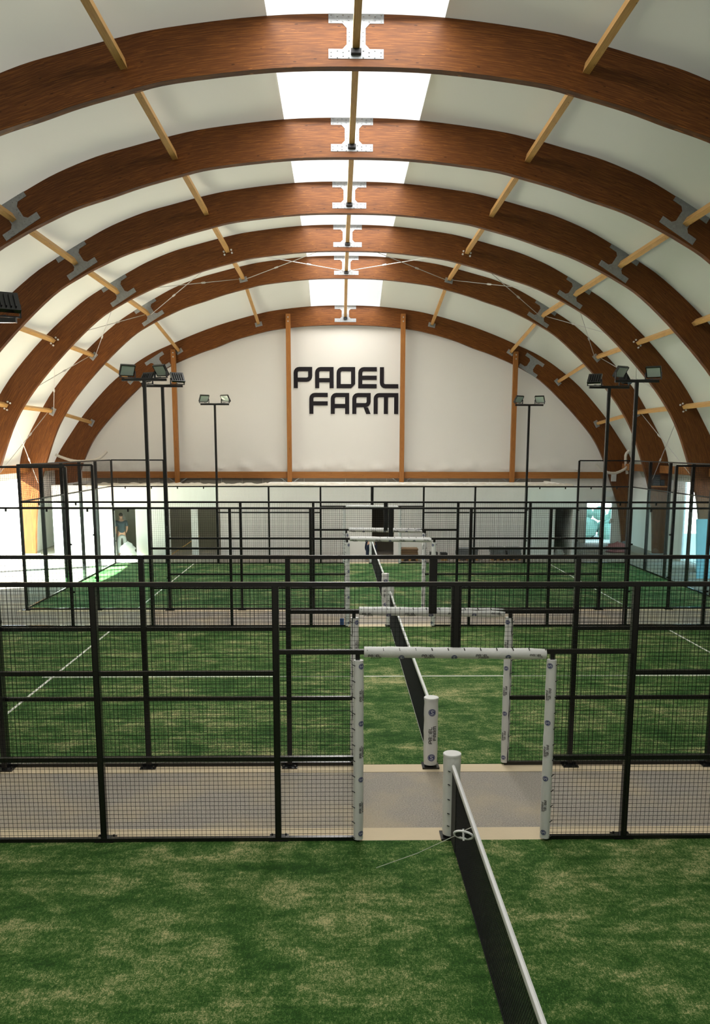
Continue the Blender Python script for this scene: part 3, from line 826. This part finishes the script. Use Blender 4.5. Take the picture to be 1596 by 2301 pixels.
def mast(x, y, face, label, out):
    """face=-1: lamps look toward the camera"""
    o = thing('floodlight_mast', label, 'floodlight mast', (x, y+out*.13, 0), 'tall black floodlight masts')
    m = MB(); m.box(-.04, .04, -.04, .04, 0.008, 6.06); m.build('pole', M['black'], o)
    m = MB(); m.box(-.54, .54, -.035, .035, 6.06, 6.12); m.build('crossbar', M['black'], o)
    m = MB(); m.box(-.12, .12, -.1, .1, 0.006, .025); m.build('base_plate', M['black'], o)
    for s in (-1, 1):
        br = flood(o, s*.40, 6.13, (0 if face < 0 else PI)+s*face*-.0+(-s*.55 if face < 0 else s*.55), .62)
    m = MB(); m.tube([(-.4, .03, 6.16), (-.2, .02, 6.13), (0, .02, 6.125), (.2, .02, 6.13), (.4, .03, 6.16)], .008, 5); m.build('lamp_cable', M['dark'], o, True)
    return o
yA, yB, yC, yD, yE = 0, G, G+10, 2*G+10, 2*G+20
mast(-6, yC, -1, 'tall black floodlight mast at the left, highest of the left group', 1)
mast(-6, yD, 1, 'black floodlight mast at the left with lamps turned away, just right of the highest one', -1)
mast(-6, yE, -1, 'smallest left floodlight mast, in front of the white gable fabric', 1)
mast(6, yC, -1, 'tall black floodlight mast at the right, highest of the right group', 1)
mast(6, yD, 1, 'black floodlight mast at the right with lamps turned away, just left of the highest one', -1)
mast(6, yE, -1, 'smallest right floodlight mast, in front of the timber gable column', 1)
mast(-6, yB, 1, 'floodlight mast cut off by the left edge, only a dark lamp showing', -1)

# ------------------------------------------------------------------ gable wall
GX = lambda x: XC+x
m = MB(); pr = [(x, z) for x, z in CE6 if z > 3.1]; nz = 26
lx = [-x for x, z in reversed(pr)]+[x for x, z in pr[1:]]; lz = [z for x, z in reversed(pr)]+[z for x, z in pr[1:]]
cols = []
NX = 200
def zt(x):
    ax = abs(x)
    for i in range(len(CE6)-1):
        if CE6[i][0] <= ax <= CE6[i+1][0]:
            t = (ax-CE6[i][0])/(CE6[i+1][0]-CE6[i][0]+1e-9); return CE6[i][1]*(1-t)+CE6[i+1][1]*t
    return 3.3
for i in range(NX+1):
    x = -13.5+27*i/NX; top = max(zt(x)-.1, 3.5); col = []
    for j in range(nz+1):
        t = (j/nz)**1.8; z = 3.28+(top-3.28)*t
        wr = math.exp(-((z-3.55)/.33)**2)*.13*(math.sin(x*2.1+z*4)+.6*math.sin(x*3.9-z*6+1)+.45*math.sin(x*7.3+z*5+2))
        col.append((GX(x), max(32.74-abs(wr)*.45, 32.705 if (z < 3.42 or abs(x) > 11.2) else 32.6), z+(wr*.15 if j == 0 else 0)))
    cols.append(col)
b = len(m.v)
for c_ in cols: m.v += c_
for i in range(NX):
    for j in range(nz):
        a = b+i*(nz+1)+j; m.f.append((a, a+1, a+nz+2, a+nz+1)); m.uv.append([(0, 0)]*4)
struct(m.build('wall_back', M['gable'], None, True), 'white fabric gable wall, creased along its lower edge')
lt.location.y = 32.725
# lower gable wall of grey cladding, with a doorway at the right
m = MB()
m.box(-14.9, 10.42, 32.75, 32.95, 0, 3.3); m.box(11.75, 12.9, 32.75, 32.95, 0, 3.3); m.box(10.42, 11.75, 32.75, 32.95, 2.0, 3.3)
struct(m.build('wall_gable_base', M['wallw'], None), 'pale lower gable wall')
for i in range(22):
    x0 = -12.6+i*.97
    if x0 > 8.4: break
    m = MB(); m.box(x0, x0+.94, 32.70, 32.745, 2.6, 3.06)
    o = m.build('trim_%d' % (20+i), M['wallg'], None); struct(o, 'grey cladding panel under the timber rail')
m = MB(); m.box(10.42, 10.50, 32.7, 32.8, 0, 2.06); m.box(11.68, 11.76, 32.7, 32.8, 0, 2.06); m.box(10.5, 11.68, 32.7, 32.8, 1.98, 2.06)
dr = struct(m.build('door_1', M['frame'], None), 'bright glazed door in the right corner with turquoise daylight')
m = MB(); m.box(10.5, 11.68, 32.74, 32.752, 0.02, 1.98); m.build('door_glass', M['glass'], dr)
m = MB(); m.box(11.58, 11.66, 32.66, 32.70, .95, 1.1); m.build('door_handle', M['dark'], dr)
# timber rail and columns
rail_o = thing('timber_rail', 'horizontal timber rail under the white gable fabric', 'timber rail', (GX(0), 32.53, 3.22))
m = MB(); m.box(-12.25, 12.25, 0, .16, -.15, .15); m.build('beam', M['column'], rail_o)
for x, zt_, zb, lab in ((-3.57, 10.42, 0, 'timber gable column left of the lettering'), (1.64, 10.44, 0, 'timber gable column right of the lettering'), (-8.79, 8.85, 0, 'timber gable column at the left, behind a floodlight mast'), (6.81, 8.81, 0, 'timber gable column at the right, beside the small floodlight mast')):
    o = thing('gable_column', lab, 'timber column', (x, 32.28, 0), 'timber gable columns')
    m = MB(); m.box(-.105, .105, 0, .21, .02, zt_); m.build('shaft', M['column'], o)
    for z in (zt_-.15, zt_-.33): MB().tube([(0, 0, z), (0, -.02, z)], .03, 8).build('bolt', M['steel'], o, True)
    for s in (-1, 1): MB().bar((s*.1, .2, 2.86), (s*.42, .24, 3.07), .03, .03).build('corner_brace', M['galv'], o)

# ------------------------------------------------------------------ partition rooms
PY = 27.2
ops = [(-10.50, -9.64), (-8.24, -7.36), (-7.09, -6.17), (.08, .98), (7.66, 8.40)]
m = MB(); xs = -13.0
for a, b in ops:
    m.box(xs, a, PY, PY+.12, 0, 2.95); m.box(a, b, PY, PY+.12, 2.04, 2.95); xs = b
m.box(xs, 8.5, PY, PY+.12, 0, 2.95)
struct(m.build('wall_partition', M['wallw'], None), 'white partition wall with doorways across the far end of the hall')
m = MB(); m.box(8.38, 8.5, PY+.12, 32.7, 0, 2.95); m.box(-13.0, -12.88, PY+.12, 32.7, 0, 2.95); struct(m.build('wall_right', M['wallw'], None), 'short side wall of the partition rooms')
m = MB(); m.box(-4.5, 8.38, PY+.12, 32.7, 2.82, 2.9); struct(m.build('trim_50', M['wallw'], None), 'unseen flat slab added over some partition rooms to darken their doorways')  # unseen slab covers only centre and right rooms, to hold their doorways dark
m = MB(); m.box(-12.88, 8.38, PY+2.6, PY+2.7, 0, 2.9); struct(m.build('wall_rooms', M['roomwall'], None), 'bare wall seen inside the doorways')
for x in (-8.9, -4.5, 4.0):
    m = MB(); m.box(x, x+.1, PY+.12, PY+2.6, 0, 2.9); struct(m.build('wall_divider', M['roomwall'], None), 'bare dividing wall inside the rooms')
# crumpled film on the top edge
o = thing('plastic_film', 'crumpled beige film lying along the top edge of the white partition', 'film', (0, PY, 2.945))
m = MB(); NXF = 170; rows_ = []
for i in range(NXF+1):
    x = -11.6+20.0*i/NXF; w = random.uniform(-.02, .02)+.03*math.sin(x*1.3)-.02
    rows_.append([(x, -.03, -.03+random.uniform(-.02, .02)), (x, -.035, .03+w*.4), (x, .10, .075+w), (x, .40, .07+random.uniform(-.02, .05)), (x, .8, .02)])
for r in rows_: m.v += r
for i in range(NXF):
    for j in range(4):
        a = i*5+j; m.f.append((a, a+1, a+6, a+5)); m.uv.append([(0, 0)]*4)
m.build('sheet', M['foil'], o, True)

# ------------------------------------------------------------------ side walls
# left: white panels before the fourth arch, then open bays to the sun
def side_wall(s, y0, y1, z0, z1, mat, name, label, xo=13.5):
    m = MB(); x = XC+s*xo; m.box(min(x, x+s*.08), max(x, x+s*.08), y0, y1, z0, z1); return struct(m.build(name, mat, None), label)
side_wall(-1, -17.5, 17.7, 0, 3.6, M['wallw'], 'wall_left', 'white lower side wall at the left')
side_wall(1, -17.5, 17.7, 0, 3.6, M['wallw'], 'wall_right_side', 'white lower side wall at the right')
side_wall(1, 17.7, 18.6, 0, 3.6, M['daylight_blue_wall'], 'wall_right_panel', 'wall panel at the right, coloured pale blue to imitate daylight')
side_wall(1, 22.3, 24.2, 0, 3.6, M['wallw'], 'wall_right_bay', 'pale wall panel at the right')
side_wall(1, 26.0, 32.9, 0, 3.6, M['wallw'], 'wall_right_corner', 'pale wall at the far right corner')
side_wall(-1, 27.9, 32.9, 0, 3.6, M['wallw'], 'wall_left_corner', 'pale wall at the far left corner')
m = MB(); m.box(-16, 14, -17.6, -17.5, 0, 13); struct(m.build('wall_front', M['wallw'], None), 'wall behind the camera')
for s, nme in ((-1, 'left'), (1, 'right')):
    o = thing('eaves_beam', 'timber eaves beam along the %s side wall' % nme, 'timber beam', (XC+s*13.05, 7.7, 3.62), 'timber eaves beams')
    for k in range(5):
        a = k*5.0; m = MB(); m.box(-.08, .08, a+.01, a+4.79, -.15, .15); m.build('beam_length', M['column'], o)
wn = 1
for s, y0, y1 in ((-1, 17.7, 22.5), (-1, 22.7, 27.5), (1, 18.6, 22.3), (1, 24.2, 26.0)):
    x = XC+s*13.55; m = MB()
    n = max(1, int((y1-y0)/1.6))
    for i in range(n+1):
        y = y0+(y1-y0)*i/n; m.box(x-.03, x+.03, y-.03, y+.03, 0, 3.45)
    m.box(x-.03, x+.03, y0, y1, 3.4, 3.46)
    w = struct(m.build('window_%d' % wn, M['frame'], None), 'glazed bay of the side wall letting daylight in')
    if s > 0:
        m = MB(); m.box(x-.006, x+.006, y0, y1, 0.02, 3.4); m.build('window_pane', M['glass'], w)
    wn += 1
# greenery outside
o = thing('hedge', 'green foliage outside, seen through the far door', 'foliage', (12, 37, -.26))
m = MB()
for i in range(60):
    c = Vector((random.uniform(-3.5, 3.5), random.uniform(0, 1.5), random.uniform(.2, 1.7))); r = random.uniform(.3, .6)
    n = 6; m.tube([c+Vector((0, 0, -r)), c+Vector((0, 0, -r*.6)), c, c+Vector((0, 0, r*.6)), c+Vector((0, 0, r))], r, n, rs=[.05, r*.8, r, r*.8, .05])
m.build('foliage', M['hedge'], o)

# ------------------------------------------------------------------ conduits and boxes on the arches
def curve_tube(name, pts, r, mat, label, cat, corr=False):
    P = [Vector(p) for p in pts]; org = P[0]; out = []
    Q = [P[0]]+P+[P[-1]]
    for i in range(1, len(Q)-2):
        for k in range(10):
            t = k/10; a, b, c, d = Q[i-1], Q[i], Q[i+1], Q[i+2]
            out.append(.5*((2*b)+(c-a)*t+(2*a-5*b+4*c-d)*t*t+(3*b-a-3*c+d)*t**3))
    out.append(P[-1]); o = thing(name, label, cat, org)
    m = MB(); m.tube([q-org for q in out], r, 8, rs=[r*(1.12 if (i % 2 and corr) else 1) for i in range(len(out))]); m.build('hose', mat, o, True); return o
curve_tube('conduit_hose', [(-14.6, 32.0, 4.35), (-14.0, 31.9, 4.05), (-13.2, 31.8, 3.85), (-12.3, 31.8, 3.95), (-11.9, 32.0, 4.3)], .06, M['hose'], 'white corrugated hose drooping before the left foot of the gable arch', 'hose', True)
curve_tube('conduit_hose', [(10.6, 31.9, 3.75), (10.9, 31.8, 3.45), (11.5, 31.8, 3.35), (12.1, 31.8, 3.7), (12.4, 31.9, 4.4), (12.0, 32.0, 4.2), (12.1, 32.0, 3.3)], .06, M['hose'], 'white corrugated hose looping before the right foot of the gable arch', 'hose', True)
for x, z, w, h_, lab, mat in ((11.62, 3.15, .22, .42, 'small white junction box on the right foot of the gable arch', 'frame'), (11.4, 2.35, .42, .26, 'pale notice sheet fixed on the right foot of the gable arch', 'frame'), (11.63, 1.1, .16, .2, 'small round fitting on the right gable arch foot near the floor', 'hose')):
    o = thing('junction_box', lab, 'box', (x, 32.5, z))
    m = MB(); m.box(-w/2, w/2, -.09, 0, -h_/2, h_/2); m.box(-w/2+.03, w/2-.03, -.10, -.09, -h_/2+.04, h_/2-.04); m.build('casing', M[mat], o)
o = thing('equipment_shelf', 'dark electrical equipment on a bracket beside the right foot of the fifth arch', 'equipment', (11.9, 27.3, 2.9))
m = MB(); m.box(-.35, .3, -.25, .1, 0, .06); m.build('bracket', M['column'], o)
m = MB(); m.box(-.3, 0, -.22, .05, .06, .5); m.box(.03, .2, -.2, .05, .06, .3); m.build('unit', M['dark'], o)

# ------------------------------------------------------------------ stored materials at the far wall
def crate(name, label, cat, x, y, w, d, h_, mat, slats=4, group=None):
    o = thing(name, label, cat, (x, y, 0.0), group)
    m = MB()
    for i in range(slats):
        z0 = .10+(h_-.10)*i/slats; j = random.uniform(-.02, .02); m.box(-w/2+j, w/2+j, -d/2, d/2, z0+.006, z0+(h_-.10)/slats-.006)
    m.build('stacked_goods', mat, o)
    m = MB()
    for x_ in (-w/2+.05, 0, w/2-.05): m.box(x_-.04, x_+.04, -d/2, d/2, .006, .08)
    m.box(-w/2, w/2, -d/2, d/2, .08, .10); m.build('pallet', M['purlin'], o); return o
crate('cardboard_stack', 'brown stack of flat cartons right of the farthest doorway post', 'carton stack', 1.55, 26.2, .68, .6, .50, M['card'], 5)
crate('black_crate', 'black crate beside the brown carton stack, left of its twin', 'crate', 2.52, 26.2, .30, .4, .34, M['dark'], 2)
crate('black_crate', 'black crate right of its twin, by the farthest fence', 'crate', 2.95, 26.2, .26, .4, .32, M['dark'], 2)
crate('wrapped_block', 'low grey wrapped block standing between crates and blue-grey bundles', 'block', 3.9, 26.25, .85, .5, .50, M['greyblk'], 3)
crate('wrapped_bundle', 'left one of two grey bundles by the white partition', 'bundle', 5.15, 26.3, .56, .5, .52, M['greyblk'], 4, 'grey bundles by the partition')
crate('wrapped_bundle', 'right one of two grey bundles by the white partition', 'bundle', 5.78, 26.3, .56, .5, .52, M['greyblk'], 4, 'grey bundles by the partition')
o = thing('blue_box', 'small upright blue carton on the concrete beside the middle court fence', 'carton', (-1.22, G+10.25, 0))
m = MB(); m.box(-.05, .05, -.04, .04, .006, .17); m.box(-.052, .052, -.042, .042, .13, .16); m.build('carton', M['blue'], o)
def heap(name, label, cat, x, y, w, h_, n, mats, z0=0):
    o = thing(name, label, cat, (x, y, z0)); 
    m = MB(); R = 10
    base = []
    for i in range(9):
        t = i/8; rr = w/2*math.sqrt(max(0, 1-t*t))*random.uniform(.8, 1.1)+.01
        ring = [(rr*math.cos(2*PI*k/R)*random.uniform(.75, 1.15), rr*.7*math.sin(2*PI*k/R)*random.uniform(.75, 1.15), .008+h_*t*random.uniform(.92, 1.05)) for k in range(R)]
        m.v += ring
    for i in range(8):
        for k in range(R):
            k2 = (k+1) % R; m.f.append((i*R+k, i*R+k2, (i+1)*R+k2, (i+1)*R+k)); m.uv.append([(0, 0)]*4)
    m.f.append(tuple(8*R+k for k in range(R))); m.uv.append([(0, 0)]*R)
    m.build('sack', mats, o, True); return o
heap('plastic_sack', 'crumpled white plastic sack heap before the doorway where a man stands', 'sack', -9.85, 26.6, .75, .72, 10, M['bag'])
heap('plastic_sack', 'small pale sack inside the dark doorway at the right', 'sack', 8.0, 27.75, .5, .3, 10, M['bag'])
heap('wrapped_pile', 'pinkish pile of wrapped material near the glazed corner door', 'pile', 10.9, 29.0, 1.1, .45, 10, M['pink'])
o = thing('timber_plank', 'pale timber plank leaning diagonally inside a left doorway', 'plank', (-8.2, 27.5, 0))
m = MB(); m.bar((-.1, 0, .06), (1.1, .15, .85), .09, .03); m.build('plank', M['purlin'], o)
o = thing('insulation_board', 'large pale cyan board standing before the right side wall', 'board', (11.80, 20.9, 0))
m = MB(); m.bar((0, 0, .01), (0, .35, 2.05), 1.3, .05, (0, 1, 0)); m.build('board', M['board'], o)

# ------------------------------------------------------------------ people
def skin_mesh(name, verts, edges, radii, mat, parent, sub=2):
    me = bpy.data.meshes.new(name); me.from_pydata(verts, edges, []); me.update()
    o = bpy.data.objects.new(name, me); C.objects.link(o); o.parent = parent
    md = o.modifiers.new('skin', 'SKIN'); md.use_smooth_shade = True
    sv = me.skin_vertices[0].data if me.skin_vertices else None
    if sv is None:
        bm = bmesh.new(); bm.from_mesh(me); bm.verts.layers.skin.verify(); bm.to_mesh(me); bm.free(); sv = me.skin_vertices[0].data
    for i, r in enumerate(radii):
        sv[i].radius = (r, r) if not isinstance(r, tuple) else r
        sv[i].use_root = (i == 0)
    ss = o.modifiers.new('sub', 'SUBSURF'); ss.levels = sub; ss.render_levels = sub
    me.materials.append(mat); return o
def hand(V, E, Rr, wi, d, side, curl=Vector((0, 0, 0))):
    """palm and five fingers growing from wrist vertex wi in direction d"""
    d = d.normalized(); side = side.normalized(); w = Vector(V[wi])
    p = len(V); V.append(tuple(w+d*.05)); Rr.append((.034, .018)); E.append((wi, p))
    for k, (off, L) in enumerate(((-.028, .065), (-.010, .075), (.010, .07), (.027, .055))):
        a = len(V); V.append(tuple(w+d*.09+side*off)); Rr.append(.009); E.append((p, a))
        V.append(tuple(w+d*(.09+L*.5)+side*off*1.1+curl*.012)); Rr.append(.008); E.append((a, a+1))
        V.append(tuple(w+d*(.09+L)+side*off*1.1+curl*.03)); Rr.append(.007); E.append((a+1, a+2))
    a = len(V); V.append(tuple(w+d*.055-side*.045)); Rr.append(.010); E.append((p, a)); V.append(tuple(w+d*.09-side*.06+curl*.01)); Rr.append(.008); E.append((a, a+1))
def head_parts(parent, c, fwd, up, skin, hairm, bald=False):
    """head details: ears, nose, mouth and eyes as small shapes around centre c"""
    fwd = fwd.normalized(); up = up.normalized(); rt = fwd.cross(up).normalized()
    def ell(name, pos, r, mat, par):
        m = MB(); n = 12; k = 8
        for i in range(k+1):
            t = PI*i/k
            for j in range(n):
                a = 2*PI*j/n; q = rt*(math.sin(t)*math.cos(a)*r[0])+fwd*(math.sin(t)*math.sin(a)*r[1])+up*(math.cos(t)*r[2]); m.v.append(tuple(pos+q))
        for i in range(k):
            for j in range(n):
                j2 = (j+1) % n; m.f.append((i*n+j, i*n+j2, (i+1)*n+j2, (i+1)*n+j)); m.uv.append([(0, 0)]*4)
        return m.build(name, mat, par, True)
    ell('hair', c+up*.035-fwd*.022, (.082, .092, .088), hairm, parent)
    for s in (-1, 1):
        ell('ear', c+rt*s*.078+up*-.005, (.014, .022, .032), skin, parent)
        ell('eye', c+rt*s*.032+fwd*.088+up*.005, (.012, .010, .009), M['dark'], parent)
    ell('nose', c+fwd*.104-up*.025, (.014, .022, .024), skin, parent)
    ell('mouth', c+fwd*.086-up*.062, (.026, .010, .007), M['pink'], parent)
# man standing in the left doorway
p1 = thing('person', 'man in dark grey top and light grey trousers standing in the left doorway', 'person', (-10.36, 27.75, 0.0), None, math.radians(200))
V = [(0, 0, .96), (0, .01, 1.12), (0, .015, 1.30), (0, 0, 1.45), (0, -.01, 1.53), (0, -.03, 1.60), (0, -.035, 1.68), (0, -.03, 1.745),
     (.19, 0, 1.42), (.24, -.01, 1.16), (.20, -.15, .97), (-.19, 0, 1.42), (-.24, -.01, 1.16), (-.20, -.15, .97),
     (.10, 0, .90), (.12, -.01, .50), (.12, .03, .10), (.13, -.10, .045), (-.10, 0, .90), (-.12, -.03, .50), (-.12, 0, .10), (-.13, -.13, .045)]
E_ = [(0, 1), (1, 2), (2, 3), (3, 4), (4, 5), (5, 6), (6, 7), (3, 8), (8, 9), (9, 10), (3, 11), (11, 12), (12, 13), (0, 14), (14, 15), (15, 16), (16, 17), (0, 18), (18, 19), (19, 20), (20, 21)]
Rr = [.14, .13, .15, .10, .055, .078, .092, .07, .06, .045, .03, .06, .045, .03, .09, .06, .042, .035, .09, .06, .042, .035]
hand(V, E_, Rr, 10, Vector((-.5, -.8, -.4)), Vector((0, -.3, 1)), Vector((-1, 0, 0))); hand(V, E_, Rr, 13, Vector((.5, -.8, -.4)), Vector((0, -.3, 1)), Vector((1, 0, 0)))
body = skin_mesh('body', V, E_, Rr, M['skin'], p1)
skin_mesh('shirt', [(0, 0, .93), (0, .01, 1.12), (0, .015, 1.30), (0, 0, 1.43), (0, -.005, 1.49), (.195, 0, 1.42), (.235, -.005, 1.22), (-.195, 0, 1.42), (-.235, -.005, 1.22)], [(0, 1), (1, 2), (2, 3), (3, 4), (3, 5), (5, 6), (3, 7), (7, 8)], [.165, .155, .17, .125, .075, .082, .068, .082, .068], M['tee'], p1)
skin_mesh('trousers', [(0, 0, .97), (0, 0, .92), (.10, 0, .84), (.12, -.01, .50), (.12, .02, .10), (-.10, 0, .84), (-.12, -.03, .50), (-.12, 0, .10)], [(0, 1), (1, 2), (2, 3), (3, 4), (1, 5), (5, 6), (6, 7)], [.155, .155, .11, .085, .07, .11, .085, .07], M['greytr'], p1)
for x, y in ((.125, -.03), (-.125, -.06)):
    skin_mesh('shoe', [(x, y+.05, .05), (x, y-.10, .04)], [(0, 1)], [.05, .042], M['dark'], p1, 1)
head_parts(p1, Vector((0, -.035, 1.68)), Vector((0, -1, 0)), Vector((0, 0, 1)), M['skin'], M['hair'])
# person bending in the farthest doorway, seen from behind
p2 = thing('person', 'person in dark navy clothes bending forward beyond the farthest doorway', 'person', (0.0, 25.75, .006), None, PI); p2.scale = (.9, .9, .9)
V = [(0, 0, .86), (0, -.12, .93), (0, -.30, .90), (0, -.44, .82), (0, -.53, .76), (0, -.58, .72), (0, -.64, .66), (0, -.69, .61),
     (.17, -.44, .80), (.22, -.50, .52), (.12, -.58, .32), (-.17, -.44, .80), (-.22, -.50, .52), (-.12, -.58, .32),
     (.10, 0, .80), (.17, -.04, .46), (.17, .03, .09), (.18, -.10, .045), (-.10, 0, .80), (-.17, -.04, .46), (-.16, .03, .09), (-.17, -.10, .045)]
Rr = [.14, .13, .14, .10, .055, .075, .09, .07, .06, .045, .03, .06, .045, .03, .10, .06, .042, .035, .10, .06, .042, .035]
E2 = [(0, 1), (1, 2), (2, 3), (3, 4), (4, 5), (5, 6), (6, 7), (3, 8), (8, 9), (9, 10), (3, 11), (11, 12), (12, 13), (0, 14), (14, 15), (15, 16), (16, 17), (0, 18), (18, 19), (19, 20), (20, 21)]
hand(V, E2, Rr, 10, Vector((-.3, -.2, -1)), Vector((0, -1, 0)), Vector((-1, 0, 0))); hand(V, E2, Rr, 13, Vector((.3, -.2, -1)), Vector((0, -1, 0)), Vector((1, 0, 0)))
skin_mesh('body', V, E2, Rr, M['skin'], p2)
skin_mesh('jacket', [(0, -.04, .92), (0, -.14, .95), (0, -.30, .92), (0, -.43, .83), (.18, -.44, .80), (.225, -.50, .53), (.15, -.56, .36), (-.18, -.44, .80), (-.225, -.50, .53), (-.15, -.56, .36)], [(0, 1), (1, 2), (2, 3), (3, 4), (4, 5), (5, 6), (3, 7), (7, 8), (8, 9)], [.16, .155, .165, .12, .085, .065, .055, .085, .065, .055], M['navycl'], p2)
skin_mesh('trousers', [(0, 0, .88), (0, .0, .84), (.10, 0, .74), (.17, -.04, .46), (.17, .02, .10), (-.10, 0, .74), (-.17, -.04, .46), (-.16, .02, .10)], [(0, 1), (1, 2), (2, 3), (3, 4), (1, 5), (5, 6), (6, 7)], [.165, .165, .12, .085, .07, .12, .085, .07], M['navycl'], p2)
for x in (.175, -.165):
    skin_mesh('shoe', [(x, .05, .05), (x, -.10, .04)], [(0, 1)], [.05, .042], M['shoe'], p2, 1)
head_parts(p2, Vector((0, -.64, .66)), Vector((0, -.5, -1)), Vector((0, -1, .4)), M['skin'], M['hair'])
